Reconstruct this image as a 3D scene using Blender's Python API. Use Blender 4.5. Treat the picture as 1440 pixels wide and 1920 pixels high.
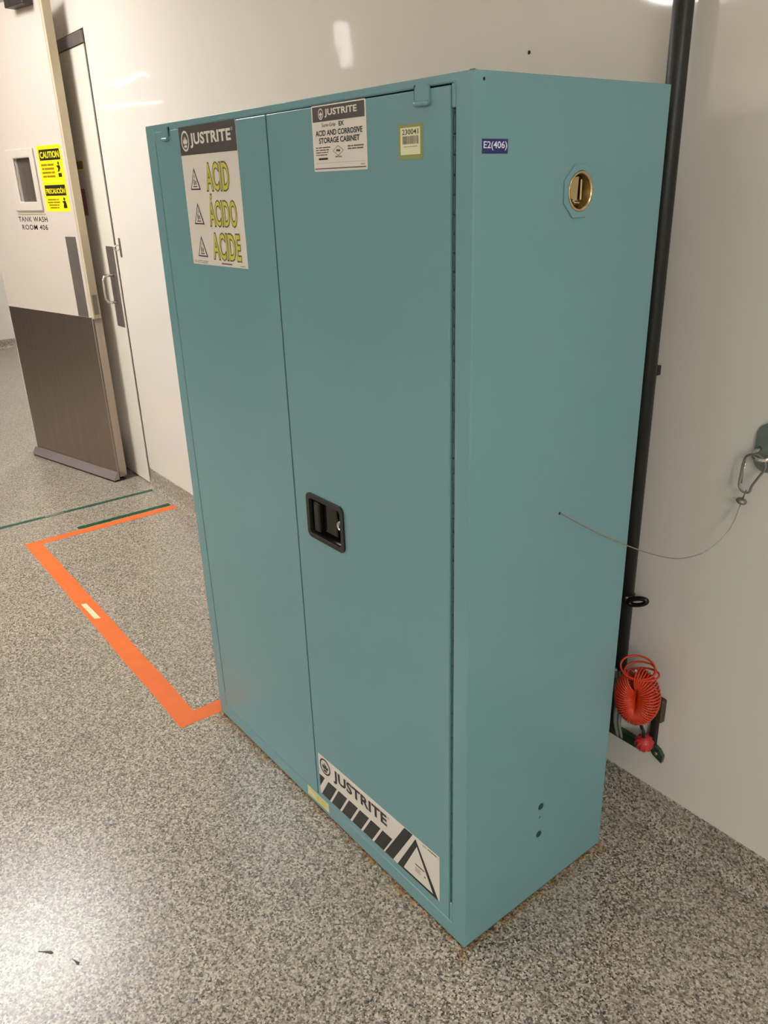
import bpy, bmesh, math, random
from math import sin, cos, pi, radians
from mathutils import Vector, Matrix
from mathutils.geometry import tessellate_polygon
random.seed(7)
scene = bpy.context.scene
for o in list(bpy.data.objects): bpy.data.objects.remove(o)
COL = scene.collection

# ---------------------------------------------------------------- camera
cam = bpy.data.cameras.new('camera'); cam_o = bpy.data.objects.new('camera', cam); COL.objects.link(cam_o)
right = Vector((0.606, 0.795, -0.030)).normalized()
fwd = Vector((-0.741, 0.551, -0.383)).normalized()
right = (right - fwd * right.dot(fwd)).normalized()
up = right.cross(fwd)
M = Matrix((right, up, -fwd)).transposed().to_4x4(); M.translation = (0.882, -0.831, 1.515)
cam_o.matrix_world = M
cam.sensor_fit = 'VERTICAL'; cam.sensor_height = 36.0; cam.lens = 1490.5 / 1920 * 36.0
cam.clip_start = .02
scene.camera = cam_o
# ---------------------------------------------------------------- world, exposure
wd = bpy.data.worlds.new('world'); scene.world = wd; wd.use_nodes = True
wd.node_tree.nodes['Background'].inputs[0].default_value = (1, .93, .85, 1)
wd.node_tree.nodes['Background'].inputs[1].default_value = 0.15
vs = scene.view_settings
vs.view_transform = 'Standard'; vs.look = 'None'; vs.gamma = 1; vs.use_curve_mapping = False
vs.exposure = 0.84
LAMP = (1.0, .985, .965)
# ceiling fixtures: x, y, size x, size y, emission strength, label
CEIL = 2.75
FIXTURES = [
    (-3.15, -.70, .62, 1.20, 15.8, 'flat white ceiling light panel above the floor tape and swing door'),
    (-2.90, -3.90, 1.20, .62, 33.0, 'flat white ceiling light panel out in front of the blue cabinet doors'),
    (4.80, -3.00, 1.20, 1.20, 32.0, 'flat white ceiling light panel out beyond the vent side of the cabinet'),
    (1.70, -.25, .62, .62, 7.5, 'small square fill light panel added at the ceiling above the wire rope and black pipe'),  # unseen panel added to brighten the upper right wall and cabinet side
    (-5.80, 1.90, 1.20, .62, 17.0, 'flat white fill light panel added in the room behind the doors'),  # unseen panel added to lighten the far wall and floor back there
]

# ---------------------------------------------------------------- materials
def lin(c): return tuple(((x / 255) / 12.92 if x / 255 <= .04045 else ((x / 255 + .055) / 1.055) ** 2.4) for x in c) + (1.0,)
MATS = {}
def pm(name, rgb, rough=.5, metal=0.0, var=.06, scale=6.0, bump=0.0, bscale=60.0, spec=.5, coat=0.0, trans=0.0, stretch=None, ior=1.45):
    """procedural material: colour gently varied by noise, optional fine relief"""
    if name in MATS: return MATS[name]
    m = bpy.data.materials.new(name); m.use_nodes = True; MATS[name] = m
    nt = m.node_tree; b = nt.nodes['Principled BSDF']
    tc = nt.nodes.new('ShaderNodeTexCoord'); mp = nt.nodes.new('ShaderNodeMapping')
    nt.links.new(tc.outputs['Object'], mp.inputs[0])
    if stretch: mp.inputs['Scale'].default_value = stretch
    n = nt.nodes.new('ShaderNodeTexNoise'); n.inputs['Scale'].default_value = scale; n.inputs['Detail'].default_value = 4
    nt.links.new(mp.outputs[0], n.inputs['Vector'])
    r = nt.nodes.new('ShaderNodeValToRGB'); c = lin(rgb)
    r.color_ramp.elements[0].position = .3; r.color_ramp.elements[1].position = .7
    r.color_ramp.elements[0].color = tuple(x * (1 - var) for x in c[:3]) + (1,)
    r.color_ramp.elements[1].color = tuple(min(1, x * (1 + var)) for x in c[:3]) + (1,)
    nt.links.new(n.outputs['Fac'], r.inputs[0]); nt.links.new(r.outputs[0], b.inputs['Base Color'])
    b.inputs['Roughness'].default_value = rough; b.inputs['Metallic'].default_value = metal
    b.inputs['Specular IOR Level'].default_value = spec; b.inputs['Coat Weight'].default_value = coat
    b.inputs['Coat Roughness'].default_value = .1
    b.inputs['Transmission Weight'].default_value = trans; b.inputs['IOR'].default_value = ior
    if bump:
        n2 = nt.nodes.new('ShaderNodeTexNoise'); n2.inputs['Scale'].default_value = bscale
        nt.links.new(mp.outputs[0], n2.inputs['Vector'])
        bp = nt.nodes.new('ShaderNodeBump'); bp.inputs['Strength'].default_value = bump; bp.inputs['Distance'].default_value = .01
        nt.links.new(n2.outputs['Fac'], bp.inputs['Height']); nt.links.new(bp.outputs[0], b.inputs['Normal'])
    return m

def terrazzo(name, rust=True, rough=.28):
    m = bpy.data.materials.new(name); m.use_nodes = True; MATS[name] = m
    nt = m.node_tree; N = nt.nodes; Lk = nt.links.new; b = N['Principled BSDF']
    geo = N.new('ShaderNodeNewGeometry')
    def vor(scale):
        v = N.new('ShaderNodeTexVoronoi'); v.inputs['Scale'].default_value = scale; v.inputs['Randomness'].default_value = 1
        Lk(geo.outputs['Position'], v.inputs['Vector']); s = N.new('ShaderNodeSeparateColor'); Lk(v.outputs['Color'], s.inputs[0]); return v, s
    v1, s1 = vor(235.0); v2, s2 = vor(430.0)
    def ramp(sock, stops):
        r = N.new('ShaderNodeValToRGB'); e = r.color_ramp.elements; r.color_ramp.interpolation = 'LINEAR'
        while len(e) < len(stops): e.new(.5)
        for k, (p, c) in enumerate(stops): e[k].position = p; e[k].color = lin(c)
        Lk(sock, r.inputs[0]); return r
    stops = [(0, (28, 24, 20)), (.14, (52, 46, 40)), (.22, (112, 102, 90)), (.45, (158, 146, 130)), (.7, (196, 184, 166)), (1, (238, 228, 210))]
    r1 = ramp(s1.outputs[0], stops); r2 = ramp(s2.outputs[0], stops)
    mix = N.new('ShaderNodeMix'); mix.data_type = 'RGBA'; mix.inputs['Factor'].default_value = .30
    Lk(r1.outputs[0], mix.inputs[6]); Lk(r2.outputs[0], mix.inputs[7])
    # broad mottling of the chip blend
    n = N.new('ShaderNodeTexNoise'); n.inputs['Scale'].default_value = 2.3; n.inputs['Detail'].default_value = 3; Lk(geo.outputs['Position'], n.inputs['Vector'])
    rm = N.new('ShaderNodeMapRange'); rm.inputs[1].default_value = .3; rm.inputs[2].default_value = .7; rm.inputs[3].default_value = .80; rm.inputs[4].default_value = .92
    Lk(n.outputs['Fac'], rm.inputs[0])
    mul = N.new('ShaderNodeVectorMath'); mul.operation = 'SCALE'; Lk(mix.outputs[2], mul.inputs[0]); Lk(rm.outputs[0], mul.inputs['Scale'])
    col = mul.outputs[0]
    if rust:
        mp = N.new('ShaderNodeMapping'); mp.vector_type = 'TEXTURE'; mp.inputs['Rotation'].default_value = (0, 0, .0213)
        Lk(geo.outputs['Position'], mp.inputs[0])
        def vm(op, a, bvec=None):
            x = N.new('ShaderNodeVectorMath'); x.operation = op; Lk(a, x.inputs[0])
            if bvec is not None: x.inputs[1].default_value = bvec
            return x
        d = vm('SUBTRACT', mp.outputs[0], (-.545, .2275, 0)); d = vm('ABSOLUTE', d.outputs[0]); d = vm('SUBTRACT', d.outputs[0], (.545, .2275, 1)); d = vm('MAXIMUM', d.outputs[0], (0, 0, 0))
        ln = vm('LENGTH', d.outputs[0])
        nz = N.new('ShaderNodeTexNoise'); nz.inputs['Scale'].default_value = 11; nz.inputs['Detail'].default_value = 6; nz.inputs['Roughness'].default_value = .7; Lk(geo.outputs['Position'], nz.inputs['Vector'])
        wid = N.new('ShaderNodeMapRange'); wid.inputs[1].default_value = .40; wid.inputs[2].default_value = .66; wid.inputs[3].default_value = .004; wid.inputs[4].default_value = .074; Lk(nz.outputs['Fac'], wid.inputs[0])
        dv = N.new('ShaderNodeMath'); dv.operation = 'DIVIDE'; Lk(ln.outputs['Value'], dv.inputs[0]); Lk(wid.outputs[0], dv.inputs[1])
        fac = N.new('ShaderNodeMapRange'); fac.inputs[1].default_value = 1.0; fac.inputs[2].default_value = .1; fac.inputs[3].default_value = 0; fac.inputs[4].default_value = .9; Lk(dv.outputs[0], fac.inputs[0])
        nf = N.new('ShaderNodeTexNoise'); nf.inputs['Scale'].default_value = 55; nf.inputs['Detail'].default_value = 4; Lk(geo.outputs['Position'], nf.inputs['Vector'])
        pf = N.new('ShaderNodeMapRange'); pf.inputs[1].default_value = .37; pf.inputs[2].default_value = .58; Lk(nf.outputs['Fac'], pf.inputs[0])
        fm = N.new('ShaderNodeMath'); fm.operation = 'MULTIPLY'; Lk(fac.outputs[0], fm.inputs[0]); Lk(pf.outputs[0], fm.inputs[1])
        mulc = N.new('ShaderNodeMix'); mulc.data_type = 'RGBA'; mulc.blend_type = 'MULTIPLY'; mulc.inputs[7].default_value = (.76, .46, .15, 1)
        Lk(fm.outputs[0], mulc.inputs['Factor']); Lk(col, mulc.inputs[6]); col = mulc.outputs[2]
    Lk(col, b.inputs['Base Color'])
    b.inputs['Roughness'].default_value = rough; b.inputs['Specular IOR Level'].default_value = .6
    b.inputs['Coat Weight'].default_value = .5; b.inputs['Coat Roughness'].default_value = rough * 1.15
    bp = N.new('ShaderNodeBump'); bp.inputs['Strength'].default_value = .12; bp.inputs['Distance'].default_value = .002
    n3 = N.new('ShaderNodeTexNoise'); n3.inputs['Scale'].default_value = 90; n3.inputs['Detail'].default_value = 2; Lk(geo.outputs['Position'], n3.inputs['Vector'])
    Lk(n3.outputs['Fac'], bp.inputs['Height']); Lk(bp.outputs[0], b.inputs['Normal'])
    return m

def emitter(name, strength, col=None):
    m = bpy.data.materials.new(name); m.use_nodes = True
    b = m.node_tree.nodes['Principled BSDF']; b.inputs['Base Color'].default_value = (.9, .9, .88, 1)
    b.inputs['Emission Color'].default_value = (col or LAMP) + (1,); b.inputs['Emission Strength'].default_value = strength
    return m

WALL = pm('glossy_wall_panel', (225, 218, 207), rough=.045, var=.012, scale=1.2, bump=.10, bscale=4.0, spec=.45)
WALL2 = pm('painted_wall', (228, 221, 212), rough=.45, var=.02, scale=1.5)
CEILM = pm('ceiling_tile', (236, 232, 224), rough=.8, var=.03, scale=40)
FLOOR = terrazzo('chip_epoxy_floor'); COVE = terrazzo('chip_epoxy_cove', rust=False, rough=.35)
PAINT = pm('blue_enamel', (114, 155, 159), rough=.26, var=.025, scale=3, bump=.03, bscale=320)
PAINT2 = pm('blue_enamel_hinge', (64, 94, 98), rough=.4, var=.05, scale=30)
DARKGAP = pm('dark_slot', (22, 34, 36), rough=.7)
RUST = pm('rusted_steel', (44, 28, 16), rough=.85, var=.5, scale=60)
BLACKP = pm('black_glossy_plastic', (17, 16, 15), rough=.14, var=.1, scale=20)
BLACKM = pm('black_satin_plastic', (33, 33, 30), rough=.42, var=.1, scale=20)
BRASS_SHADE = pm('shaded_brass', (112, 88, 48), rough=.3, metal=1, var=.3, scale=60)  # darker copy of the brass; shade inside the vent cup put into its colour
CHROME = pm('bright_steel', (215, 210, 200), rough=.16, metal=1)
STEEL = pm('brushed_steel', (166, 155, 146), rough=.33, metal=1, var=.05, scale=3, stretch=(14, 14, .5))
STEELD = pm('dull_steel', (146, 138, 132), rough=.42, metal=.75, var=.10, scale=8)
ZINC = pm('zinc_plate', (128, 134, 126), rough=.38, metal=.45, var=.2, scale=30)
BRASS = pm('yellow_brass', (204, 184, 138), rough=.22, metal=1, var=.12, scale=30)
DOORW = pm('cream_door_skin', (204, 193, 181), rough=.22, var=.012, scale=1.5)
DOORF = pm('glossy_door_skin', (228, 220, 206), rough=.12, var=.015, scale=1.5)
TRIMB = pm('beige_edge_trim', (196, 182, 154), rough=.4, var=.05, scale=8)
GLASS = pm('dim_glass', (86, 80, 72), rough=.06, var=.10, scale=3, stretch=(9, 1, .4))
PWHITE = pm('print_white', (224, 216, 204), rough=.4, var=.02)
PBLACK = pm('print_black', (34, 30, 27), rough=.4, var=.08, scale=40)
PGREY = pm('print_brown_grey', (74, 66, 60), rough=.4, var=.05)
PFINE = pm('print_fine_text', (96, 88, 80), rough=.5)
PPALE = pm('print_pale_text', (160, 148, 136), rough=.5)
PYEL = pm('print_acid_yellow', (206, 198, 74), rough=.4, var=.03)
POLIVE = pm('print_olive_outline', (104, 98, 44), rough=.5)
PYELB = pm('sign_yellow', (250, 226, 24), rough=.35, var=.03)
PCREAM = pm('print_cream', (224, 222, 180), rough=.4)
PTAPE = pm('clear_yellow_tape', (142, 150, 92), rough=.3)
PYS = pm('pale_yellow_sticker', (208, 206, 150), rough=.4, var=.05)
PNAVY = pm('label_navy', (26, 40, 104), rough=.35)
PBLW = pm('label_white', (222, 226, 236), rough=.4)
PBROWN = pm('sign_brown_text', (150, 120, 10), rough=.4)
PRED = pm('poster_red', (150, 84, 72), rough=.4)
PPINK = pm('poster_pale', (206, 190, 196), rough=.4)
ORANGE = pm('orange_floor_tape', (236, 116, 54), rough=.42, var=.05, scale=14, bump=.05, bscale=120)
GREEN = pm('green_floor_tape', (26, 84, 52), rough=.4, var=.12, scale=18)
GREENG = pm('dull_green_floor_tape', (52, 92, 76), rough=.4, var=.2, scale=14)
HOSE = pm('orange_hose', (200, 56, 24), rough=.3, var=.08, scale=20)
REDP = pm('red_plastic', (192, 52, 48), rough=.35, var=.08, scale=30)
STRUT = pm('green_strut', (62, 82, 66), rough=.4, metal=.5, var=.2, scale=30)
CLEAR = pm('cloudy_tube', (150, 160, 146), rough=.2, var=.1, scale=30, trans=.4)
WIRE = pm('steel_wire_rope', (170, 160, 148), rough=.35, metal=.9, var=.2, scale=300)
SWEEP = pm('aluminium_sweep', (178, 166, 162), rough=.35, metal=.7, var=.05)
RUBBER = pm('dark_rubber', (30, 26, 24), rough=.7)
GRIME = pm('dark_chip', (92, 84, 74), rough=.6, var=.3, scale=80)

# ---------------------------------------------------------------- mesh helpers
def put(o, parent=None, kind=None, label=None, cat=None, group=None):
    COL.objects.link(o)
    if parent is not None: o.parent = parent
    if kind: o['kind'] = kind
    if label: o['label'] = label
    if cat: o['category'] = cat
    if group: o['group'] = group
    return o
def empty(name, loc=(0, 0, 0), rz=0, **k):
    o = bpy.data.objects.new(name, None); o.empty_display_size = .1; put(o, **k); o.location = loc; o.rotation_euler = (0, 0, rz); return o

class MB:
    def __init__(s): s.v = []; s.f = []; s.m = []; s.mats = []; s.smooth = []
    def mi(s, m):
        if m not in s.mats: s.mats.append(m)
        return s.mats.index(m)
    def add(s, vs_, fs, m, smooth=False):
        k = len(s.v); s.v += [tuple(v) for v in vs_]; i = s.mi(m)
        for f in fs: s.f.append(tuple(k + x for x in f)); s.m.append(i); s.smooth.append(smooth)
        return s
    def box(s, x0, x1, y0, y1, z0, z1, m):
        return s.add([(x0, y0, z0), (x1, y0, z0), (x1, y1, z0), (x0, y1, z0), (x0, y0, z1), (x1, y0, z1), (x1, y1, z1), (x0, y1, z1)],
                     [(0, 3, 2, 1), (4, 5, 6, 7), (0, 1, 5, 4), (1, 2, 6, 5), (2, 3, 7, 6), (3, 0, 4, 7)], m)
    def bbox(s, x0, x1, y0, y1, z0, z1, m, r=.002, seg=2):
        bm = bmesh.new(); bmesh.ops.create_cube(bm, size=1)
        for v in bm.verts: v.co = Vector(((x0 + x1) / 2 + v.co.x * (x1 - x0), (y0 + y1) / 2 + v.co.y * (y1 - y0), (z0 + z1) / 2 + v.co.z * (z1 - z0)))
        bmesh.ops.bevel(bm, geom=bm.edges[:], offset=r, segments=seg, profile=.5, affect='EDGES')
        bm.verts.ensure_lookup_table(); bm.verts.index_update()
        s.add([v.co[:] for v in bm.verts], [[v.index for v in f.verts] for f in bm.faces], m); bm.free(); return s
    def prism(s, pts, to3d, d0, d1, m, holes=()):
        """flat outline (with holes) extruded from depth d0 to d1; to3d(u,v,d)"""
        loops = [list(pts)] + [list(h) for h in holes]
        tri = tessellate_polygon([[Vector((u, v, 0)) for u, v in L] for L in loops])
        flat = [p for L in loops for p in L]; n = len(flat)
        vs_ = [to3d(u, v, d0) for u, v in flat] + [to3d(u, v, d1) for u, v in flat]
        fs = [tuple(t) for t in tri] + [tuple(n + x for x in reversed(t)) for t in tri]
        k = 0
        for L in loops:
            c = len(L)
            for i in range(c): a, b = k + i, k + (i + 1) % c; fs.append((a, b, n + b, n + a))
            k += c
        return s.add(vs_, fs, m)
    def tube(s, pts, r, m, n=10, closed=False, rad=None, caps=True):
        P = [Vector(p) for p in pts]; N = len(P); T = []
        for i in range(N):
            a = P[(i - 1) % N] if (closed or i > 0) else P[i]; b = P[(i + 1) % N] if (closed or i < N - 1) else P[i]
            T.append((b - a).normalized())
        nrm = T[0].orthogonal().normalized(); vs_ = []; fs = []
        for i in range(N):
            if i: nrm = (nrm - T[i] * nrm.dot(T[i])).normalized()
            bn = T[i].cross(nrm); rr = rad[i] if rad else r
            for k in range(n): vs_.append(P[i] + (nrm * cos(2 * pi * k / n) + bn * sin(2 * pi * k / n)) * rr)
        for i in range(N if closed else N - 1):
            j = (i + 1) % N
            for k in range(n): fs.append((i * n + k, i * n + (k + 1) % n, j * n + (k + 1) % n, j * n + k))
        if caps and not closed: fs.append(tuple(reversed(range(n)))); fs.append(tuple((N - 1) * n + k for k in range(n)))
        return s.add(vs_, fs, m, True)
    def lathe(s, prof, origin, axis, m, n=28, smooth=True):
        """profile (radius, along-axis) revolved about axis through origin"""
        A = Vector(axis).normalized(); U = A.orthogonal().normalized(); V = A.cross(U); O = Vector(origin); vs_ = []; fs = []
        for r, h in prof:
            for k in range(n): vs_.append(O + A * h + (U * cos(2 * pi * k / n) + V * sin(2 * pi * k / n)) * r)
        for i in range(len(prof) - 1):
            for k in range(n): fs.append((i * n + k, i * n + (k + 1) % n, (i + 1) * n + (k + 1) % n, (i + 1) * n + k))
        fs.append(tuple(reversed(range(n)))); fs.append(tuple((len(prof) - 1) * n + k for k in range(n)))
        return s.add(vs_, fs, m, smooth)
    def build(s, name, parent=None, bevel=0, recalc=True, autosmooth=True, **k):
        me = bpy.data.meshes.new(name); me.from_pydata(s.v, [], s.f)
        for m in s.mats: me.materials.append(m)
        for p, mi, sm in zip(me.polygons, s.m, s.smooth): p.material_index = mi; p.use_smooth = sm
        if recalc:
            bm = bmesh.new(); bm.from_mesh(me); bmesh.ops.recalc_face_normals(bm, faces=bm.faces[:]); bm.to_mesh(me); bm.free()
        me.update()
        o = bpy.data.objects.new(name, me); put(o, parent, **k)
        if bevel:
            b = o.modifiers.new('bevel', 'BEVEL'); b.width = bevel; b.segments = 2; b.limit_method = 'ANGLE'; b.angle_limit = radians(40)
        return o

def rrect(x0, x1, z0, z1, r, n=5):
    out = []
    for cx, cz, a0 in ((x1 - r, z1 - r, 0), (x0 + r, z1 - r, 90), (x0 + r, z0 + r, 180), (x1 - r, z0 + r, 270)):
        for k in range(n + 1): a = radians(a0 + 90 * k / n); out.append((cx + r * cos(a), cz + r * sin(a)))
    return out
def circ(cx, cz, rx, rz=None, n=28):
    rz = rz or rx
    return [(cx + rx * cos(2 * pi * k / n), cz + rz * sin(2 * pi * k / n)) for k in range(n)]

TXT = {}
def text_geo(body, off=0.0, xs=1.0):
    key = (body, off, xs)
    if key in TXT: return TXT[key]
    cu = bpy.data.curves.new('t', 'FONT'); cu.body = body; cu.size = 1; cu.offset = off; cu.resolution_u = 3; cu.space_character = xs
    o = bpy.data.objects.new('t', cu); COL.objects.link(o)
    me = bpy.data.meshes.new_from_object(o)
    V = [(v.co.x, v.co.y) for v in me.vertices]; F = [tuple(p.vertices) for p in me.polygons]
    bpy.data.objects.remove(o); bpy.data.curves.remove(cu); bpy.data.meshes.remove(me)
    TXT[key] = (V, F); return V, F

class Print(MB):
    """flat printed matter: stacked layers a fraction of a millimetre apart"""
    STEP = .00022
    def __init__(s, to3d): super().__init__(); s.t = to3d
    def base(s, pts, m, th=.0005): s.d = th; return s.prism(pts, s.t, 0, th, m)
    def poly(s, pts, m, layer=1, holes=()):
        loops = [list(pts)] + [list(h) for h in holes]
        tri = tessellate_polygon([[Vector((u, v, 0)) for u, v in L] for L in loops])
        return s.add([s.t(u, v, s.d + layer * s.STEP) for L in loops for u, v in L], [tuple(t) for t in tri], m)
    def rect(s, x0, x1, z0, z1, m, layer=1): return s.poly([(x0, z0), (x1, z0), (x1, z1), (x0, z1)], m, layer)
    def text(s, body, x0, x1, z0, z1, m, layer=2, off=0.0, ref=None, xs=1.0):
        V, F = text_geo(body, off, xs); R, _ = text_geo(body, off if ref is None else ref, xs)
        a0, a1 = min(p[0] for p in R), max(p[0] for p in R); b0, b1 = min(p[1] for p in R), max(p[1] for p in R)
        return s.add([s.t(x0 + (u - a0) / (a1 - a0) * (x1 - x0), z0 + (v - b0) / (b1 - b0) * (z1 - z0), s.d + layer * s.STEP) for u, v in V], F, m)
    def lines(s, x0, x1, z0, z1, rows, m, layer=2, rag=.25, fill=.5, words=4, align='l'):
        """rows of print too fine to read: short word-long dashes"""
        h = (z1 - z0) / rows
        for k in range(rows):
            w = (x1 - x0) * (1 - rag * random.random()); za = z1 - (k + .5 + fill / 2) * h; zb = za + fill * h
            xa = x0 if align == 'l' else (x0 + x1 - w) / 2
            cuts = sorted(random.uniform(.12, .9) for _ in range(words - 1)); cuts = [0] + cuts + [1]
            for a, b in zip(cuts[:-1], cuts[1:]):
                if b - a > .05: s.rect(xa + w * a, xa + w * b - w * .03, za, zb, m, layer)
    def emblem(s, cx, cz, r, rz, fg, bg, layer=2):
        s.poly(circ(cx, cz, r, rz), fg, layer, [circ(cx, cz, r * .80, rz * .80)])
        q = lambda pts: [(cx + r * a, cz + rz * b) for a, b in pts]
        s.poly(q([(-.56, -.12), (-.50, .22), (-.30, .02), (-.12, .52), (.02, .08), (.20, .46), (.32, .02), (.54, .20), (.58, -.12), (.30, -.34), (0, -.22), (-.30, -.34)]), fg, layer)
        s.poly(q([(-.42, -.46), (0, -.34), (.42, -.46), (.22, -.64), (-.22, -.64)]), fg, layer)

# ---------------------------------------------------------------- the setting
WY = .621
XR, YF, XC = 8.0, -6.0, -14.0
b = MB(); b.box(XC, XR, YF, 4.2, -.10, 0, FLOOR); b.build('floor', kind='structure', label='glossy speckled grey chip floor')
b = MB(); b.box(XC, XR, YF, 4.2, CEIL, CEIL + .1, CEILM); b.build('ceiling', kind='structure', label='plain white ceiling')
b = MB()
b.box(-3.225, XR, WY, WY + .15, 0, CEIL, WALL)
b.box(-4.22, -3.225, WY, WY + .15, 2.20, CEIL, WALL)
b.box(-7.9, -4.22, WY, WY + .15, 2.45, CEIL, WALL)
b.box(XC, -7.9, WY, WY + .15, 0, CEIL, WALL)
wall = b.build('wall_back', kind='structure', label='glossy cream wall panels behind the blue cabinet')
h = MB(); h.lathe([(.004, 0), (.004, .001), (.0025, .0012)], (-.49, WY, 1.765), (0, -1, 0), DARKGAP, 10); h.build('screw_hole', wall)
b = MB(); b.box(XC, XR, YF - .15, YF, 0, CEIL, WALL2); b.build('wall_front', kind='structure', label='cream wall across the room')
b = MB(); b.box(XR, XR + .15, YF, 4.2, 0, CEIL, WALL2); b.build('wall_right', kind='structure', label='cream end wall')
b = MB(); b.box(XC - .15, XC, YF, WY, 0, CEIL, WALL2); b.build('wall_corridor_end', kind='structure', label='cream wall at the corridor end')
b = MB(); b.box(-8.45, -8.30, WY + .15, 4.2, 0, CEIL, WALL2); b.build('wall_left', kind='structure', label='pale wall of the room behind the doors')
b = MB(); b.box(-8.45, XR, 4.2, 4.35, 0, CEIL, WALL2); b.build('wall_far', kind='structure', label='cream far wall of the room behind the doors')
def cove(name, p0, p1, nrm, **k):
    prof = [(.0, .100), (.0045, .100), (.005, .050), (.008, .028), (.014, .012), (.024, .003), (.034, .0002), (0, .0002)]
    n = Vector(nrm).to_3d(); mb = MB(); vs_ = []
    for P in (p0, p1):
        for d, z in prof: vs_.append(Vector((P[0], P[1], z)) + n * d)
    c = len(prof); fs = [(i, (i + 1) % c, c + (i + 1) % c, c + i) for i in range(c)] + [tuple(range(c)), tuple(reversed(range(c, 2 * c)))]
    mb.add(vs_, fs, COVE); return mb.build(name, kind='structure', **k)
cove('baseboard_back', (-3.215, WY - .0003), (XR, WY - .0003), (0, -1), label='speckled chip cove base along the cream wall')
cove('baseboard_left', (-8.2997, WY + .16), (-8.2997, 4.2), (1, 0), label='speckled chip cove base on the far wall')
b = MB()
for x in (-4.22,): b.box(x - .05, x + .0, WY - .004, WY + .15, 0, 2.20, STEELD)
b.build('trim_1', kind='structure', label='grey steel door jamb')

# ceiling lights
for i, (x, y, sx, sy, e, lab) in enumerate(FIXTURES):
    t = empty('ceiling_light', (x, y, CEIL), label=lab, cat='ceiling light')
    f = MB(); f.prism([(-sx / 2, -sy / 2), (sx / 2, -sy / 2), (sx / 2, sy / 2), (-sx / 2, sy / 2)], lambda u, v, d: (u, v, -d), 0, .02, CEILM,
                      [[(-sx / 2 + .02, -sy / 2 + .02), (sx / 2 - .02, -sy / 2 + .02), (sx / 2 - .02, sy / 2 - .02), (-sx / 2 + .02, sy / 2 - .02)]])
    f.build('frame', t)
    d = MB(); d.box(-sx / 2 + .02, sx / 2 - .02, -sy / 2 + .02, sy / 2 - .02, -.014, -.004, emitter('lit_diffuser_%d' % i, e, (.97, 1.0, 1.0) if x > 0 else None)); d.build('diffuser', t)
for (x, y, ang, hl, hw, e, lab) in ((-6.40, -3.03, math.atan2(-1.5, -2.13), 1.30, .055, 3.2, 'long narrow strip light slanting across the ceiling'),
                               (-9.45, -2.02, .09, .62, .04, 3.0, 'short narrow strip light along the corridor ceiling'),
                               (-12.3, -3.20, -.75, .45, .05, 3.0, 'short narrow strip light at the far corridor end')):
    t = empty('linear_light', (x, y, CEIL), ang, label=lab, cat='ceiling light')
    f = MB(); f.box(-hl - .01, hl + .01, -hw - .01, hw + .01, -.02, 0, CEILM); f.build('frame', t)
    d = MB(); d.box(-hl, hl, -hw, hw, -.035, -.02, emitter('lit_strip', e)); d.build('diffuser', t)

# ---------------------------------------------------------------- blue storage cabinet
W, D, H = 1.090, .455, 1.651
cab = empty('safety_cabinet', (0, 0, 0), .0213, label='tall teal blue steel acid storage cabinet with two doors', cat='cabinet')
X0, X1, ZB, ZT = -1.047, -.038, .047, 1.639
b = MB(); z0 = .006; dep = .075
front = lambda u, v, d: (u, d, v)
side = lambda u, v, d: (d, u, v)
b.prism([(-W, z0), (0, z0), (0, H), (-W, H)], front, 0, .0012, PAINT, [[(X0, ZB), (X1, ZB), (X1, ZT), (X0, ZT)]])
# outer skin with the vent opening cut in the side
bb = MB()
def quadring(loops, to3d, d, m):
    tri = tessellate_polygon([[Vector((u, v, 0)) for u, v in L] for L in loops]); bb.add([to3d(u, v, d) for L in loops for u, v in L], [tuple(t) for t in tri], m)
VY, VZ, VR = .233, 1.4925, .0275
opening = [(X0, ZB), (X1, ZB), (X1, ZT), (X0, ZT)]
quadring([[(-W, z0), (0, z0), (0, H), (-W, H)], opening], front, 0, PAINT)
quadring([[(0, z0), (D, z0), (D, H), (0, H)], circ(VY, VZ, VR, n=32)], side, 0, PAINT)
quadring([[(0, z0), (D, z0), (D, H), (0, H)]], side, -W, PAINT)
quadring([[(-W, z0), (0, z0), (0, H), (-W, H)]], front, D, PAINT)
top = lambda u, v, d: (u, v, d)
quadring([[(-W, 0), (0, 0), (0, D), (-W, D)]], top, H, PAINT); quadring([[(-W, 0), (0, 0), (0, D), (-W, D)]], top, z0, PAINT)
# recess behind the doors
for (u0, v0), (u1, v1) in zip(opening, opening[1:] + opening[:1]):
    bb.add([(u0, 0, v0), (u1, 0, v1), (u1, dep, v1), (u0, dep, v0)], [(0, 1, 2, 3)], PAINT)
quadring([opening], front, dep, PAINT)
# hinge notches: the frame closes up to the door edge above and below the hinge
for xa, xb in ((-.0465, X1), (X0, -1.0415)):
    bb.box(xa, xb, .0, .03, 1.608, ZT, PAINT); bb.box(xa, xb, .0, .03, ZB, .100, PAINT)
body = bb.build('body', cab, recalc=False)
bm = bmesh.new(); bm.from_mesh(body.data); bmesh.ops.remove_doubles(bm, verts=bm.verts[:], dist=1e-5); bmesh.ops.recalc_face_normals(bm, faces=bm.faces[:]); bm.to_mesh(body.data); bm.free()
bv = body.modifiers.new('bevel', 'BEVEL'); bv.width = .0025; bv.segments = 3; bv.limit_method = 'ANGLE'; bv.angle_limit = radians(60)
b = MB(); b.box(-W + .004, -.004, .004, D - .004, 0, .0058, RUST); b.build('base_skirt', cab, label='thin rusted bottom edge')

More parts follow.
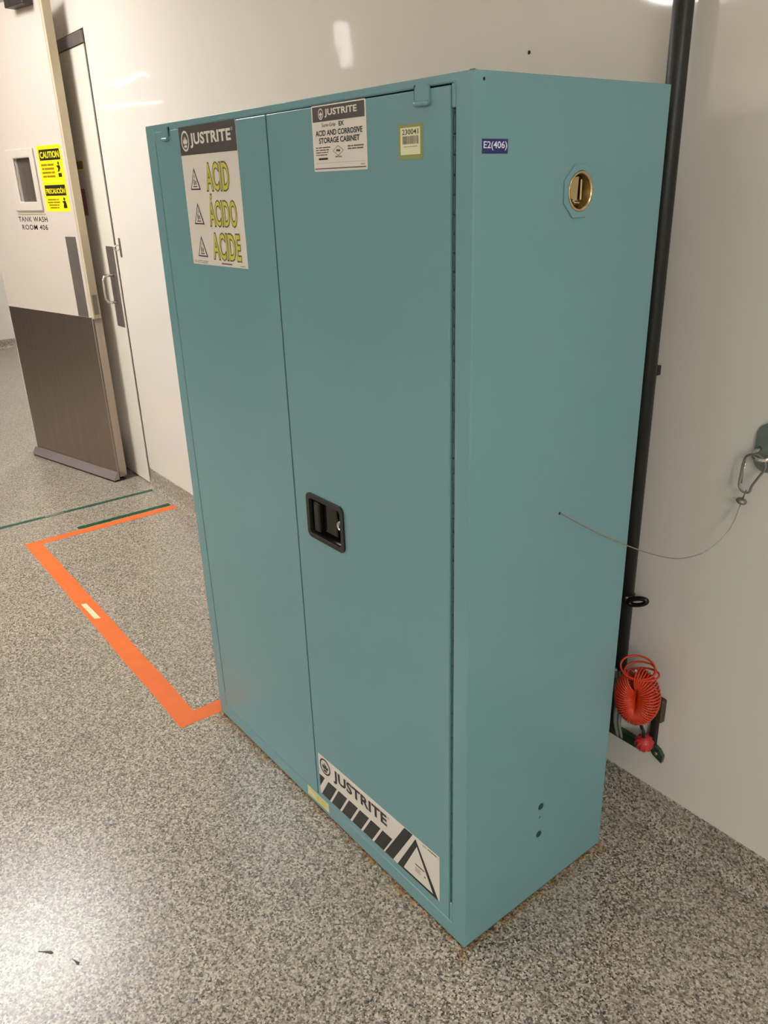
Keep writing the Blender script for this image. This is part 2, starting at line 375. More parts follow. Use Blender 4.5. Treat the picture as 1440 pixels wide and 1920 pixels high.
# doors
HX0, HX1, HZ0, HZ1 = -.4955, -.3610, .8060, .9090
def door(x0, x1, yf, holes, label):
    d = MB(); d.prism([(x0, .049), (x1, .049), (x1, 1.6365), (x0, 1.6365)], front, yf, .018, PAINT, holes)
    o = d.build('door', cab, bevel=.0016, label=label); return o
ldoor = door(-1.0405, -.5482, -.0006, [], 'cabinet door with large acid warning sticker')
rdoor = door(-.5438, -.0480, -.0008, [rrect(HX0 + .006, HX1 - .006, HZ0 + .006, HZ1 - .006, .010)], 'cabinet door with black recessed handle')
LY, RY = -.0006, -.0008
m = MB(); m.box(-.5481, -.5439, .0012, .017, .052, 1.634, pm('dark_teal_seam_shade', (34, 54, 56), .7)); m.build('seam_shade', cab)  # dark strip set in the door gap, painting the seam's shade line
# hinges: rows of knuckles
for hx in (-.0432, -1.0442):
    m = MB(); zz = .1015
    while zz < 1.605:
        z2 = min(zz + .0262, 1.607)
        m.lathe([(.0012, zz), (.0030, zz + .0006), (.0030, z2 - .0014), (.0012, z2 - .0008)], (hx, .0055, 0), (0, 0, 1), PAINT2, 8); zz += .0268
    m.box(hx - .004, hx + .005, .009, .0105, .1005, 1.607, PAINT2)
    m.build('hinge', cab, label='long continuous hinge of small knuckles')
# corner latch tabs
for s_, xa in ((1, -.1205), (-1, -.9655)):
    y0 = RY if s_ == 1 else LY
    t = MB(); xb = xa + s_ * .031; lo, hi = min(xa, xb), max(xa, xb)
    t.prism(rrect(lo, hi, 1.6150, 1.6425, .005), lambda u, v, d: (u, y0 - d, v), 0, .0028, PAINT)
    t.tube([(lo + .001, y0 - .0035, 1.6185), (lo + .004, y0 - .0038, 1.6180), (hi - .004, y0 - .0038, 1.6180), (hi - .001, y0 - .0035, 1.6185)], .0036, PAINT, 10)
    t.build('latch_tab', cab)
    t = MB(); t.bbox(xa - s_ * .0022 - .0014, xa - s_ * .0022 + .0014, y0 - .0012, y0 + .001, 1.6235, 1.6430, DARKGAP, .0005, 1); t.build('latch_slot', cab)
# handle in the right door
t3 = lambda u, v, d: (u, RY - d, v)
hb = MB()
hb.prism(rrect(HX0, HX1, HZ0, HZ1, .013), t3, -.004, .0042, BLACKM, [rrect(HX0 + .0105, HX1 - .0105, HZ0 + .0105, HZ1 - .0105, .008)])
handle = hb.build('handle', rdoor, bevel=.0018, label='black plastic recessed paddle handle')
hb = MB()
cupo = rrect(HX0 + .0095, HX1 - .0095, HZ0 + .0095, HZ1 - .0095, .008); cupi = rrect(HX0 + .016, HX1 - .016, HZ0 + .016, HZ1 - .016, .010); n = len(cupo)
hb.add([t3(u, v, .002) for u, v in cupo] + [t3(u, v, -.034) for u, v in cupi], [(i, (i + 1) % n, n + (i + 1) % n, n + i) for i in range(n)] + [tuple(range(n, 2 * n))], BLACKP, True)
hb.build('handle_cup', rdoor)
hb = MB()
hb.bbox(HX0 + .020, HX0 + .044, RY - .0005, RY + .012, HZ0 + .016, HZ1 - .016, BLACKP, .005, 3)
hb.bbox(HX0 + .040, HX1 - .040, RY + .010, RY + .018, HZ0 + .018, HZ1 - .018, BLACKP, .003, 2)
hb.build('handle_paddle', rdoor)
hb = MB()
hb.lathe([(.0115, 0), (.0115, .014), (.0095, .016), (.0075, .0163), (.0070, .0150), (.0, .0150)], (-.3855, RY + .020, .859), (0, -1, 0), CHROME, 20)
hb.box(-.3863, -.3847, RY + .0035, RY + .0055, .855, .863, BLACKP); hb.build('key_lock', rdoor, label='bright steel key lock')

# --- stickers (all print is flat)
lf = lambda u, v, d: (u, LY - d, v)
# big acid sticker
p = Print(lf); ax0, ax1, az0, az1 = -.914, -.661, 1.3545, 1.6375
p.base([(ax0, az0), (ax1, az0 + .002), (ax1, az1), (ax0, az1)], PWHITE)
p.rect(ax0, ax1, 1.5815, az1, PGREY)
p.emblem(-.8865, 1.6095, .0185, .0205, PWHITE, PGREY)
p.text('JUSTRITE', -.8625, -.682, 1.5945, 1.6235, PWHITE, 2, .035, xs=1.05)
p.poly(circ(-.676, 1.6215, .003), PWHITE, 2, [circ(-.676, 1.6215, .0021)])
for k, (wd_, zc, xa, xb) in enumerate((('ACID', 1.5360, -.8095, -.7045), ('\u00c1CIDO', 1.4650, -.8110, -.6865), ('ACIDE', 1.3965, -.8100, -.6835))):
    zt = zc + (.0295 if k != 1 else .0385); zb_ = zc - .0295
    p.text(wd_, xa, xb, zb_, zt, POLIVE, 2, .055, xs=1.08)
    p.text(wd_, xa, xb, zb_, zt, PYEL, 3, .012, ref=.055, xs=1.08)
    # warning triangle with a hand under drops
    cx, cz = -.8605, zc - .004; r = .0235
    p.poly([(cx - r, cz - .0205), (cx + r, cz - .0205), (cx, cz + .0240)], PBLACK, 2)
    p.poly([(cx - r + .0050, cz - .0178), (cx + r - .0050, cz - .0178), (cx, cz + .0178)], PWHITE, 3)
    p.rect(cx - .0095, cx + .0095, cz - .0150, cz - .0125, PFINE, 4); p.rect(cx - .0055, cx - .001, cz - .0110, cz + .001, PFINE, 4); p.rect(cx + .002, cx + .0065, cz - .0100, cz - .002, PFINE, 4); p.rect(cx - .001, cx + .0015, cz + .003, cz + .009, PFINE, 4)
p.lines(-.905, -.83, 1.3575, 1.3640, 2, PPALE, 2); p.rect(-.775, -.728, 1.3600, 1.3630, PFINE, 2); p.rect(-.692, -.672, 1.3590, 1.3610, PPALE, 2)
p.build('acid_sticker', ldoor, recalc=False, label='white sticker with yellow acid words and brown heading')

rf = t3
# approval label
p = Print(rf); sx0, sx1, sz0, sz1 = -.3935, -.2410, 1.5350, 1.6370
p.base(rrect(sx0, sx1, sz0, sz1, .003, 3), PWHITE)
p.rect(sx0 + .003, sx1 - .003, 1.6120, sz1 - .002, PGREY)
p.emblem(-.3655, 1.6235, .0075, .0085, PWHITE, PGREY); p.text('JUSTRITE', -.354, -.264, 1.6175, 1.6305, PWHITE, 2, .03, xs=1.05)
p.text('Sure-Grip', -.364, -.324, 1.6020, 1.6092, PFINE, 2, .012); p.text('EX', -.315, -.300, 1.6030, 1.6098, PBLACK, 2, .03)
p.text('ACID AND CORROSIVE', -.3835, -.2510, 1.5900, 1.5988, PBLACK, 2, .025)
p.text('STORAGE CABINET', -.3740, -.2590, 1.5785, 1.5872, PBLACK, 2, .025)
p.lines(-.3850, -.3400, 1.5590, 1.5740, 4, PFINE, 2, fill=.45); p.rect(-.378, -.3505, 1.5530, 1.5562, PBLACK, 2)
p.lines(-.2920, -.2470, 1.5655, 1.5735, 2, PFINE, 2, rag=.05, fill=.5, words=3)
dia = lambda r, q: [(-.3195 - r, 1.5660), (-.3195, 1.5660 - q), (-.3195 + r, 1.5660), (-.3195, 1.5660 + q)]
p.poly(dia(.0155, .0080), PFINE, 2, [dia(.0140, .0070)]); p.text('FM', -.3245, -.3145, 1.5640, 1.5680, PBLACK, 2, .04)
p.text('APPROVED', -.3290, -.3100, 1.5555, 1.5580, PFINE, 2, .02)
p.rect(sx0 + .006, sx1 - .006, 1.5478, 1.5482, PPALE, 2); p.rect(sx0 + .003, sx1 - .003, 1.5385, 1.5402, PFINE, 2); p.rect(-.258, -.247, 1.5430, 1.5440, PFINE, 2)
p.build('approval_label', rdoor, recalc=False, label='small white approval label with brown heading')
# barcode asset tag on yellowed tape
p = Print(rf)
p.base(rrect(-.1620, -.1065, 1.5455, 1.5935, .002, 3), PTAPE)
p.rect(-.1570, -.1115, 1.5520, 1.5890, PCREAM); p.text('230041', -.1525, -.1155, 1.5795, 1.5865, PBLACK, 2, .01)
x = -.1515
while x < -.1165:
    w_ = random.choice((.0006, .0009, .0014)); p.rect(x, x + w_, 1.5665, 1.5775, PFINE, 2); x += w_ + random.choice((.0006, .001))
p.rect(-.150, -.118, 1.5625, 1.5635, PPALE, 2)
p.build('asset_tag', rdoor, recalc=False, label='small cream barcode tag under yellowed tape')
# bottom striped sticker
p = Print(rf); bx0, bx1, bz0, bz1 = -.5310, -.0765, .0690, .1965
dz = lambda x: (x - bx0) / (bx1 - bx0) * .010 - .005      # stuck on slightly crooked
sk = lambda pts: [(u, v + dz(u)) for u, v in pts]
p.base(sk([(bx0, bz0), (bx1, bz0), (bx1, bz1), (bx0, bz1)]), PWHITE)
p.t = lambda u, v, d: rf(u, v + dz(u), d)
p.emblem(-.5015, .1690, .0235, .0240, PBLACK, PWHITE)
p.text('JUSTRITE', -.4660, -.2535, .1430, .1850, PBLACK, 2, .035, xs=1.05); p.poly(circ(-.2475, .182, .003), PFINE, 2, [circ(-.2475, .182, .002)])
lean = .035
p.poly([(bx0 + .0005, bz0 + .022), (bx0 + .0005, bz0 + .062), (bx0 + .0245, bz0 + .062)], PBLACK, 1)
for k in range(6):
    xa = -.5255 + k * .0438; xb = xa + .0362; hgt = .0605
    p.poly([(xa, bz0 + .0005), (xb, bz0 + .0005), (xb + lean, bz0 + hgt), (xa + lean, bz0 + hgt)], PBLACK, 1)
p.poly([(-.2655, bz0 + .0005), (-.2350, bz0 + .0005), (-.1625, bz1 - .0005), (-.1905, bz1 - .0005)], PBLACK, 1)
p.poly([(-.2185, bz0 + .0005), (-.0790, bz0 + .0005), (-.1530, bz1 - .006)], PBLACK, 1); p.poly([(-.1960, bz0 + .0075), (-.0965, bz0 + .0075), (-.1490, bz1 - .025)], PWHITE, 2)
p.rect(-.1550, -.1240, .1170, .1205, PFINE, 3); p.lines(-.1560, -.1340, .0960, .1110, 5, PPALE, 3, fill=.4); p.rect(-.1255, -.1205, .1010, .1050, PFINE, 3)
p.rect(-.1120, -.0850, bz1 - .0060, bz1 - .0035, PFINE, 2); p.rect(-.1300, -.1180, bz1 - .0070, bz1 - .0045, PPALE, 2)
p.build('striped_sticker', rdoor, recalc=False, label='black and white striped sticker with warning triangle')
# yellow sticker on the bottom rail
p = Print(lambda u, v, d: (u, -d, v))
p.base([(-.5980, .0150), (-.4990, .0180), (-.5000, .0440), (-.5960, .0460)], PYS); p.text('LS', -.5520, -.5120, .0220, .0400, PYEL, 1, .03); p.rect(-.590, -.560, .026, .032, PCREAM, 1)
p.build('rail_sticker', cab, recalc=False, label='faded yellow sticker on the bottom rail')
# right side details
m = MB(); m.lathe([(.0030, 0), (.0028, .0006), (.0016, .0008)], (0, .2310, .9430), (1, 0, 0), DARKGAP, 12); m.build('cable_hole', cab)
sf = lambda u, v, d: (d, u, v)
p = Print(sf); p.base([(.0150, 1.5475), (.0665, 1.5475), (.0665, 1.5665), (.0150, 1.5665)], PNAVY); p.text('E2(406)', .0175, .0645, 1.5515, 1.5635, PBLW, 1, .015)
p.build('room_tag', cab, recalc=False, label='navy blue tag with white lettering')
octa = [(VY + .0425 * cos(radians(22.5 + 45 * k)), VZ + .0425 * sin(radians(22.5 + 45 * k))) for k in range(8)]
m = MB(); m.prism(octa, sf, 0, .0024, PAINT, [circ(VY, VZ, .0300, n=32)]); m.build('vent_collar', cab, bevel=.0011)
m = MB()
m.lathe([(.0272, -.030), (.0272, .0012), (.0296, .0012), (.0300, .0022), (.0292, .0034), (.0268, .0030), (.0256, .0008)], (0, VY, VZ), (1, 0, 0), BRASS, 32)
m.lathe([(.0262, -.028), (.0258, .0006), (.0250, .0004), (.0244, -.016), (.0215, -.018), (0.0, -.018)], (0, VY, VZ), (1, 0, 0), BRASS_SHADE, 32)
m.f = [f for f in m.f if len(f) < 12 or abs(m.v[f[0]][0]) > .0175]; m.m = m.m[:len(m.f)]; m.smooth = m.smooth[:len(m.f)]
k_ = sum(1 for f in m.f if max(f) < 7 * 32); m.m = [0 if max(f) < 7 * 32 else 1 for f in m.f]; m.smooth = [True] * len(m.f)
vent = m.build('vent_cap', cab, label='shiny brass bung in the vent opening')
m = MB()
m.prism([(VY + .021 * cos(a), VZ + .004 + .018 * sin(a)) for a in [radians(q) for q in range(70, 291, 20)]] + [(VY + .002, VZ - .013), (VY + .004, VZ + .020)], sf, -.018, -.006, BRASS)
m.bbox(-.0175, -.0050, VY + .0085, VY + .0130, VZ - .014, VZ + .018, BRASS, .0015, 2)
m.tube([(-.010, VY - .002, VZ - .0165), (-.006, VY + .006, VZ - .0175), (-.010, VY + .013, VZ - .0145)], .0016, CHROME, 8)
m.lathe([(.0042, 0), (.0042, .008), (.0022, .009)], (-.0160, VY - .003, VZ - .0125), (1, 0, 0), CHROME, 12); m.build('bung_lug', vent, bevel=.0008)
for hy, hz, r, mt in ((.2262, .2560, .0068, 'g'), (.2240, .1800, .0068, 'g'), (.2245, .2270, .0030, 's'), (.017, 1.640, .0022, 's')):
    m = MB(); m.lathe([(r * 1.25, 0), (r * 1.2, .0006), (r, .0010), (r * .7, .0003)] if mt == 'g' else [(r, 0), (r, .0004), (r * .6, .0005)], (0, hy, hz), (1, 0, 0), pm('dark_green_plug', (30, 62, 58), .6) if mt == 'g' else PAINT2 if r > .0025 else DARKGAP, 16)
    m.build('hole_plug' if mt == 'g' else 'rivet', cab)
m = MB(); m.bbox(-.010, .000, -.0005, .001, H - .0008, H + .0007, PAINT2, .0003, 1); m.build('corner_weld', cab)

# ---------------------------------------------------------------- swung-open door leaf
dA = (-4.25, .293); dang = radians(14.119); LW, LH = .862, 2.36
d1 = empty('door_1', (dA[0], dA[1], 0), dang, kind='structure', label='cream swing door with window, yellow signs and steel kick plate')
wx0, wx1, wz0, wz1 = .384, .548, 1.475, 1.684
df = lambda u, v, d: (u, -d, v)
m = MB(); m.prism([(0, .022), (LW, .022), (LW, LH), (0, LH)], lambda u, v, d: (u, d, v), 0, .044, DOORW, [[(wx0, wz0), (wx1, wz0), (wx1, wz1), (wx0, wz1)]]); m.build('leaf', d1, bevel=.002)
m = MB(); m.box(LW + .0002, LW + .016, .002, .046, .90, LH, TRIMB); m.build('edge_trim', d1, label='beige door edge')
m = MB(); m.box(LW + .0002, LW + .0165, .0015, .0465, .024, .899, STEEL); m.build('edge_guard', d1, label='steel door edge guard')
m = MB(); m.box(LW + .0162, LW + .0175, .010, .038, .92, 1.02, STEELD); m.build('lock_front', d1)
m = MB(); m.prism([(.010, .048), (LW - .001, .048), (LW - .001, .905), (.010, .912)], df, 0, .0016, STEEL); m.build('kick_plate', d1, label='brushed steel lower half plate')
m = MB(); m.prism([(.742, .908), (.836, .908), (.836, 1.306), (.742, 1.306)], df, 0, .0016, STEELD); m.build('push_plate', d1, label='tall grey steel push plate')
m = MB(); vs_ = []
for u in (-.004, LW + .010):
    for q in ((0, .052), (-.010, .052), (-.034, .016), (-.034, .010), (0, .010)): vs_.append((u, q[0], q[1]))
m.add(vs_, [(i, (i + 1) % 5, 5 + (i + 1) % 5, 5 + i) for i in range(5)] + [(0, 1, 2, 3, 4), (9, 8, 7, 6, 5)], SWEEP); m.build('sweep', d1, label='sloping aluminium sweep')
m = MB(); m.box(0, LW + .008, -.030, .040, .0005, .0098, RUBBER); m.build('sweep_rubber', d1)
m = MB(); m.prism([(.318, 1.430), (.586, 1.430), (.586, 1.729), (.318, 1.729)], df, 0, .012, DOORW, [[(wx0, wz0), (wx1, wz0), (wx1, wz1), (wx0, wz1)]]); m.build('window_frame', d1, bevel=.005)
m = MB(); m.box(.314, .592, -.0035, 0, 1.4135, 1.4175, TRIMB); m.build('window_sill', d1)
m = MB(); m.box(wx0, wx1, .012, .018, wz0, wz1, GLASS); m.build('pane', d1, label='dim grey window glass')
def sign(z0, z1, head, rows, name, label):
    p = Print(df); p.base(rrect(.615, .836, z0, z1, .008, 3), PYELB)
    hz1 = z1 - .018; hz0 = hz1 - .050
    p.rect(.632, .820, hz0, hz1, PBLACK, 1); p.text(head, .640, .812, hz0 + .010, hz1 - .010, PYELB, 2, .02)
    p.lines(.634, .756, z0 + .012, hz0 - .012, rows, PBROWN, 1, rag=.35, fill=.55, words=2, align='c')
    # slipping figure
    fx, fz = .790, z0 + .012
    p.poly(circ(fx + .004, hz0 - .016, .0075), PBLACK, 1); p.poly([(fx - .018, hz0 - .026), (fx + .012, hz0 - .024), (fx + .018, hz0 - .038), (fx + .004, hz0 - .052), (fx - .014, hz0 - .056), (fx - .004, hz0 - .040)], PBLACK, 1)
    p.rect(fx - .010, fx + .020, fz + .004, fz + .022, PBLACK, 1)
    p.build(name, d1, recalc=False, label=label)
sign(1.570, 1.733, 'CAUTION', 4, 'caution_sign', 'yellow caution sign with black heading')
sign(1.426, 1.569, 'PRECAUCI\u00d3N', 4, 'caution_sign', 'yellow precaution sign in Spanish with black heading')
p = Print(df); p.d = .0002
p.text('TANK WASH', .312, .602, 1.376, 1.402, PBLACK, 1, .016, xs=1.12); p.text('ROOM 406', .335, .592, 1.336, 1.362, PBLACK, 1, .016, xs=1.12)
p.build('door_lettering', d1, recalc=False, label='black room lettering below the window')
m = MB(); m.bbox(.655, .815, -.055, 0, 2.313, 2.36, pm('bronze_closer', (70, 62, 56), .4, .5), .004, 2); m.box(.700, .712, -.0555, -.055, 2.318, 2.350, DARKGAP); m.build('door_closer', d1, label='dark bronze door closer')

# ---------------------------------------------------------------- fixed leaf in the wall
d2 = empty('door_2', (-3.238, WY - .006, 0), 0, kind='structure', label='glossy cream closed door leaf flush with the wall, steel pull handle')
L2 = .93
m = MB(); m.box(-L2, 0, 0, .045, .008, 2.140, DOORF); m.build('leaf', d2, bevel=.002)
m = MB(); m.box(-L2, .004, -.010, .045, 2.142, 2.190, STEELD); m.build('header_rail', d2, label='grey steel rail across the top')
m = MB(); m.box(.0006, .0118, .006, .045, .004, 2.141, RUBBER); m.build('edge_seal', d2)
f2 = lambda u, v, d: (u, -d, v)
m = MB(); m.prism(rrect(-.118, -.012, .860, 1.258, .004, 3), f2, 0, .002, STEELD); m.build('pull_plate', d2, label='grey steel plate behind the handle')
m = MB(); m.tube([(-.064, -.001, 1.118), (-.064, -.035, 1.119), (-.064, -.052, 1.114), (-.064, -.060, 1.098), (-.064, -.061, 1.05), (-.064, -.060, 1.006), (-.064, -.052, .990), (-.064, -.035, .985), (-.064, -.001, .986)], .0065, CHROME, 12); m.build('pull_handle', d2, label='bright steel pull handle')
p = Print(f2); p.base([(-.62, 1.615), (-.262, 1.615), (-.262, 1.665), (-.62, 1.665)], PYELB); p.rect(-.60, -.268, 1.622, 1.658, pm('poster_brown', (112, 88, 40), .4), 1); p.build('notice_strip', d2, recalc=False, label='brown and yellow notice strip')
p = Print(f2); p.base([(-.62, 1.390), (-.262, 1.390), (-.262, 1.605), (-.62, 1.605)], PPINK); p.rect(-.61, -.300, 1.40, 1.53, PRED, 1); p.build('notice', d2, recalc=False, label='pale notice with red block')

# door hold-back hook on the wall
t = empty('wall_hook', (-3.165, WY, 1.257), 0, label='small steel hook plate on the wall beside the closed door leaf', cat='hook')
m = MB(); m.prism(rrect(-.011, .011, -.045, .045, .008, 4), f2, 0, .003, STEELD); m.build('plate', t)
m = MB(); m.tube([(-.004 + .016 * cos(a) * .6, -.016 + .014 * sin(a), .012 * cos(a)) for a in [2 * pi * k / 20 for k in range(20)]], .0032, CHROME, 8, closed=True); m.build('ring', t)

# ---------------------------------------------------------------- floor tape
def tape(name, x0, x1, y0, y1, z, m, label, group=None, along='y', th=.0006):
    mb = MB(); n = 24; vs_ = []; top_ = []
    for k in range(n + 1):
        f = k / n; j0, j1 = random.uniform(-.0014, .0014), random.uniform(-.0014, .0014)
        if along == 'y': y = y0 + (y1 - y0) * f; a, b_ = (x0 + j0, y), (x1 + j1, y)
        else: x = x0 + (x1 - x0) * f; a, b_ = (x, y0 + j0), (x, y1 + j1)
        for q in (a, b_): vs_ += [(q[0], q[1], z), (q[0], q[1], z + th)]
    fs = []
    for k in range(n):
        i = 4 * k; j = i + 4
        fs += [(i + 1, i + 3, j + 3, j + 1), (i, j, j + 2, i + 2), (i, i + 1, j + 1, j), (i + 2, j + 2, j + 3, i + 3)]
    fs += [(0, 2, 3, 1), (4 * n, 4 * n + 1, 4 * n + 3, 4 * n + 2)]
    mb.add(vs_, fs, m); return mb.build(name, label=label, cat='floor tape', group=group)
g = 'orange tape outline on the floor'
tape('floor_tape', -2.850, -2.798, -.088, .583, 0, ORANGE, 'orange floor tape strip running beside the short green strip', g)
tape('floor_tape', -2.850, -1.094, -.156, -.088, 0, ORANGE, 'long orange floor tape strip with a pale patch, parallel to the wall', g, 'x')
tape('floor_tape', -1.153, -1.094, -.088, .560, 0, ORANGE, 'orange floor tape strip running along the cabinet foot', g)
tape('floor_tape', -3.151, -3.122, -3.0, .590, 0, GREENG, 'long worn dull green floor tape strip by the doors')
tape('floor_tape', -2.889, -2.857, .100, .572, .0008, GREEN, 'short dark green floor tape strip against the orange outline')
m = MB(); m.prism([(-2.085, -.140), (-1.935, -.136), (-1.925, -.116), (-2.080, -.121)], lambda u, v, d: (u, v, d), .0007, .0012, PCREAM); m.build('paper_patch', label='small pale paper patch stuck on the long orange tape', cat='paper')
m = MB(); m.prism([(-3.146, .020), (-3.128, .014), (-3.127, .112), (-3.144, .108)], lambda u, v, d: (u, v, d), .0007, .0011, pm('worn_patch', (150, 142, 126), .5, var=.4, scale=60)); m.build('worn_patch', label='worn pale scrap on the long green floor tape', cat='tape scrap')
for k, (x, y, a, l, lab) in enumerate(((-.560, -.705, .8, .040, 'longer dark flake lying on the bright floor before the cabinet'), (-.495, -.662, .3, .026, 'shorter dark flake lying on the bright floor before the cabinet'))):
    m = MB(); pts = [(-l, -.002), (-l * .3, -.003), (l * .5, -.007), (l * .8, -.002), (l * .45, .006), (-l * .2, .002)]
    ca_, sa_ = cos(a), sin(a); m.prism([(x + .5 * (u * ca_ - v * sa_), y + .5 * (u * sa_ + v * ca_)) for u, v in pts], lambda u, v, d: (u, v, d), 0.0002, .0014, GRIME); m.build('floor_flake', label=lab, cat='flake')

# ---------------------------------------------------------------- black pipe with clip
PX, PY, PR = -.0905, .5830, .0185
pipe = empty('black_pipe', (PX, PY, .235), label='vertical black pipe standing off the wall behind the cabinet', cat='pipe')
m = MB(); m.tube([(0, 0, 0), (0, 0, CEIL - .235)], PR, BLACKM, 24); m.build('tube', pipe)
m = MB(); lz = .612 - .235
loop = []
for k in range(24):
    a = 2 * pi * k / 24; loop.append((.036 + .018 * cos(a), -.004 + .009 * cos(a), lz + .0085 * sin(a) + .005 * cos(a)))
m.tube(loop, .0056, BLACKP, 8, closed=True); m.tube([(.012, -.008, lz - .003), (.022, -.010, lz)], .006, BLACKP, 8)
m.lathe([(PR + .0005, -.008), (PR + .0025, -.007), (PR + .0025, .007), (PR + .0005, .008)], (0, 0, lz), (0, 0, 1), BLACKP, 24); m.build('clip', pipe, label='black loop clip on the pipe')
for zc in (.9, 2.2):
    m = MB(); m.box(-.006, .006, PR - .002, WY - PY - .0002, zc - .01, zc + .01, BLACKM); m.build('standoff', pipe)

# ---------------------------------------------------------------- wall anchor, carabiner, wire rope
an = empty('wall_anchor', (.168, WY, 1.026), label='zinc staple plate screwed to the wall holding the wire rope', cat='anchor plate')
m = MB(); m.prism(rrect(-.0265, .0265, -.050, .047, .0262, 8), f2, 0, .0045, ZINC); m.build('plate', an, bevel=.001)
m = MB(); m.lathe([(.008, 0), (.007, .003), (.003, .0042)], (0.004, -.0045, .028), (0, -1, 0), STEELD, 14); m.build('screw', an)
m = MB(); m.tube([(-.015 + .0, -.004, -.004), (-.0165, -.014, -.008), (-.016, -.024, -.014), (-.010, -.031, -.017), (0, -.034, -.018), (.010, -.031, -.017), (.016, -.024, -.014), (.0165, -.014, -.008), (.015, -.004, -.004)], .0042, CHROME, 10); m.build('staple', an, label='bright steel staple loop')
cb = empty('carabiner', (.156, .595, .985), label='small steel snap hook hanging from the wall staple', cat='carabiner')
def smooth_closed(P, n=5):
    out = []; N = len(P)
    for i in range(N):
        p0, p1, p2, p3 = (Vector(P[(i + k - 1) % N]) for k in range(4))
        for k in range(n):
            t = k / n; out.append(.5 * ((2 * p1) + (-p0 + p2) * t + (2 * p0 - 5 * p1 + 4 * p2 - p3) * t * t + (-p0 + 3 * p1 - 3 * p2 + p3) * t ** 3))
    return out
ring = smooth_closed([(-.0205, 0, .008), (-.014, -.002, .024), (.003, -.003, .031), (.019, -.002, .024), (.0235, 0, .008), (.014, 0, -.012), (.003, 0, -.034), (.000, 0, -.047), (-.009, 0, -.051), (-.019, 0, -.046), (-.023, 0, -.036), (-.022, 0, -.014)])
m = MB(); m.tube(ring, .0023, STEELD, 8, closed=True); m.build('frame', cb)
m = MB(); m.tube([(-.0165, 0, .010), (-.0170, 0, -.010), (-.0185, 0, -.034)], .0014, CHROME, 8); m.build('gate', cb)
wr = empty('wire_rope', (.142, .600, .911), label='thin wire rope tethering the cabinet side to the wall hook', cat='wire rope')
def catmull(P, n=6):
    P = [Vector(p) for p in P]; P = [2 * P[0] - P[1]] + P + [2 * P[-1] - P[-2]]; out = []
    for i in range(1, len(P) - 2):
        p0, p1, p2, p3 = P[i - 1:i + 3]
        for k in range(n):
            t = k / n; out.append(.5 * ((2 * p1) + (-p0 + p2) * t + (2 * p0 - 5 * p1 + 4 * p2 - p3) * t * t + (-p0 + 3 * p1 - 3 * p2 + p3) * t ** 3))
    return out + [P[-2]]
O = Vector((.142, .600, .911))
pts = [Vector(q) - O for q in ((-.0042, .231, .9435), (.001, .240, .937), (.016, .284, .907), (.038, .340, .871), (.065, .408, .834), (.085, .458, .813), (.099, .492, .807), (.114, .530, .812), (.127, .560, .831), (.137, .583, .862), (.1405, .598, .905))]
m = MB(); m.tube(catmull(pts), .0011, WIRE, 8); m.build('cable', wr)
m = MB(); m.lathe([(.003, -.0055), (.008, -.0045), (.0105, -.0018), (.0105, .0018), (.008, .0045), (.003, .0055)], (-.001, -.001, .002), (.25, .1, 1), STEELD, 16); m.build('ferrule', wr, label='squat steel ferrule')
m = MB(); m.tube([Vector((.001, -.001, .008)), Vector((.004, -.003, .016)), Vector((.006, -.004, .024)), Vector((.005, -.001, .027)), Vector((.002, .001, .018)), Vector((.0, 0, .008))], .0011, WIRE, 6); m.build('eye_loop', wr)

# ---------------------------------------------------------------- hose bracket, coiled hose, tubes
br = empty('hose_bracket', (-.02, WY, .21), label='dull green steel bracket bar low on the wall under the orange hose', cat='bracket')
m = MB(); m.bbox(-.250, .008, -.016, -.0002, -.013, .013, STRUT, .002, 1); m.build('bar', br)
m = MB(); m.lathe([(.0045, 0), (.004, .002), (.0015, .003)], (-.004, -.016, .004), (0, -1, 0), CHROME, 12); m.build('screw', br)
m = MB(); m.prism([(.018, .010), (.032, -.006), (.056, -.016), (.058, .004), (.046, .018), (.030, .024)], f2, .002, .012, STRUT); m.prism([(.018, .010), (.008, .010), (.008, .0), (.020, .0)], f2, .001, .012, STRUT)
m.lathe([(.005, 0), (.005, .003)], (.040, -.012, .004), (0, -1, 0), STEELD, 12); m.build('end_tab', br)
m = MB(); m.bbox(.028, .046, -.018, -.0002, .096, .160, pm('olive_steel', (78, 72, 54), .45, .5, .2, 40), .003, 1); m.bbox(.016, .034, -.014, -.0002, .020, .100, RUBBER, .003, 1); m.build('upright', br)
m = MB(); m.tube([(.034, -.016, .150), (.032, -.040, .190), (.026, -.080, .240), (.022, -.100, .262), (.021, -.108, .276)], .004, STEELD, 8); m.build('peg', br)
hs = empty('coiled_hose', (.006, .526, .422), label='orange coiled air hose hanging on the wall behind the cabinet', cat='hose')
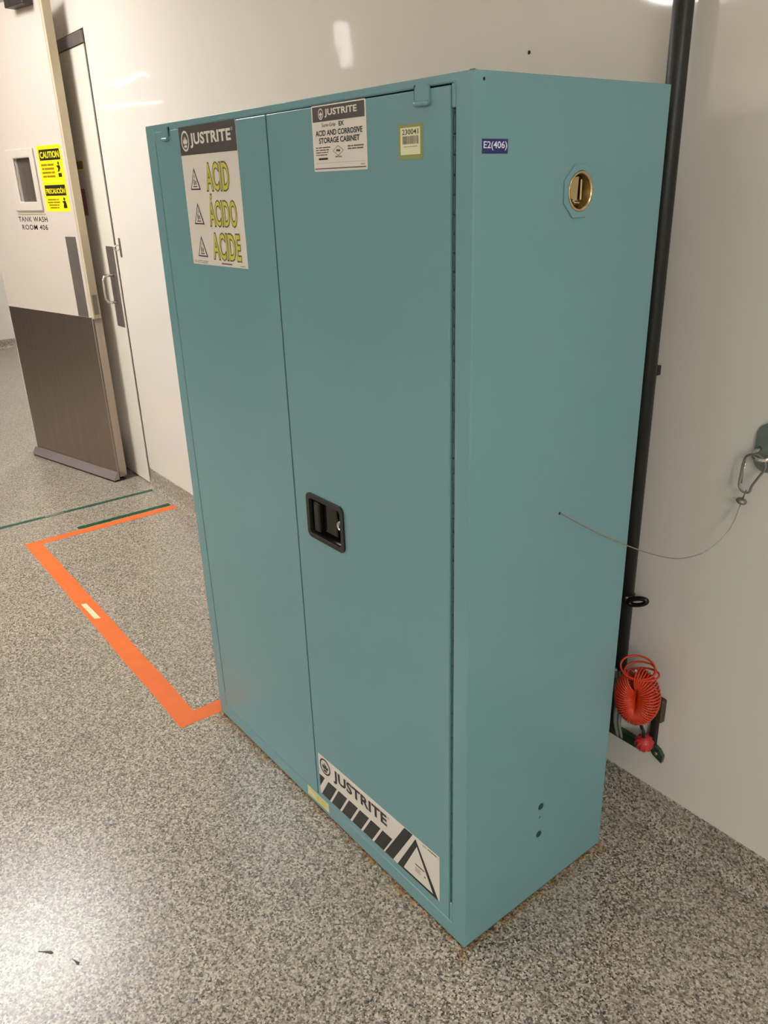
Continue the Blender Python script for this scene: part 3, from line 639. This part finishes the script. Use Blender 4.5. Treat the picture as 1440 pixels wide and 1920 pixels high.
# coil wound round a bent axis, drooping open like a fan
pts = []; turns = 46; per = 14
cx_ax = Vector((.93, .36, 0)).normalized()      # horizontal direction across the coil as it hangs
nrm = Vector((-.36, .93, 0)).normalized()
for k in range(turns * per + 1):
    f = k / (turns * per); th = radians(104 - 342 * f)
    rmaj_x, rmaj_z = .026, .047
    c = cx_ax * (rmaj_x * cos(th)) + Vector((0, 0, rmaj_z * sin(th) - .012))
    rad_dir = (cx_ax * cos(th) + Vector((0, 0, sin(th)))).normalized()
    ph = 2 * pi * f * turns; rm = .0245
    pts.append(c + rad_dir * (rm * cos(ph)) + nrm * (.026 * sin(ph)))
m = MB(); m.tube(pts, .0022, HOSE, 6); m.build('coil', hs)
m = MB()
for q, (dx, dz_, rx, rz_) in enumerate(((-.006, .064, .038, .018), (.0, .058, .034, .012), (.006, .050, .036, .008))):
    m.tube([cx_ax * (dx + rx * cos(a)) + nrm * (.022 * sin(a)) + Vector((0, 0, dz_ + rz_ * sin(a + .5 * q))) for a in [2 * pi * k / 28 for k in range(28)]], .0024, HOSE, 6, closed=True)
m.build('loose_loops', hs)
m = MB(); m.tube(catmull([cx_ax * .012 + Vector((0, 0, -.070)), Vector((.014, .010, -.095)), Vector((.004, .035, -.125)), Vector((.0, .045, -.148))]), .004, RUBBER, 8); m.build('hose_tail', hs)
KO = Vector((.020, -.036, .036))
m = MB(); prof = []
m.lathe([(.006, -.022), (.014, -.019), (.0195, -.010), (.0215, .0), (.0195, .010), (.013, .018), (.005, .021)], KO, (.35, -.35, .85), REDP, 24)
for k in range(12):
    a = 2 * pi * k / 12; A = Vector((.35, -.35, .85)).normalized(); U = A.orthogonal().normalized(); V = A.cross(U); dvec = U * cos(a) + V * sin(a)
    m.tube([KO + q for q in (dvec * .0150 - A * .016, dvec * .0212 - A * .006, dvec * .0218, dvec * .0205 + A * .008, dvec * .0140 + A * .016)], .0017, REDP, 6)
kn = m.build('valve_knob', br, label='round ribbed red knob')
m = MB(); m.lathe([(.009, -.040), (.009, -.018), (.012, -.016)], KO, (0, -1, 0), RUBBER, 14); m.build('stem', kn)
for x0, r, lab in ((-.066, .0050, 'thicker cloudy plastic tube hanging between the cabinet and the orange hose'), (-.054, .0034, 'thinner cloudy plastic tube hanging beside the orange hose')):
    m = MB(); m.tube(catmull([(x0 - .004, .540, .440), (x0 + .002, .542, .395), (x0 + .006, .545, .345), (x0 + .002, .552, .290), (x0 - .002, .575, .232)]), r, CLEAR, 10)
    m.build('clear_tube', label=lab, cat='tube', group='cloudy tubes by the hose')
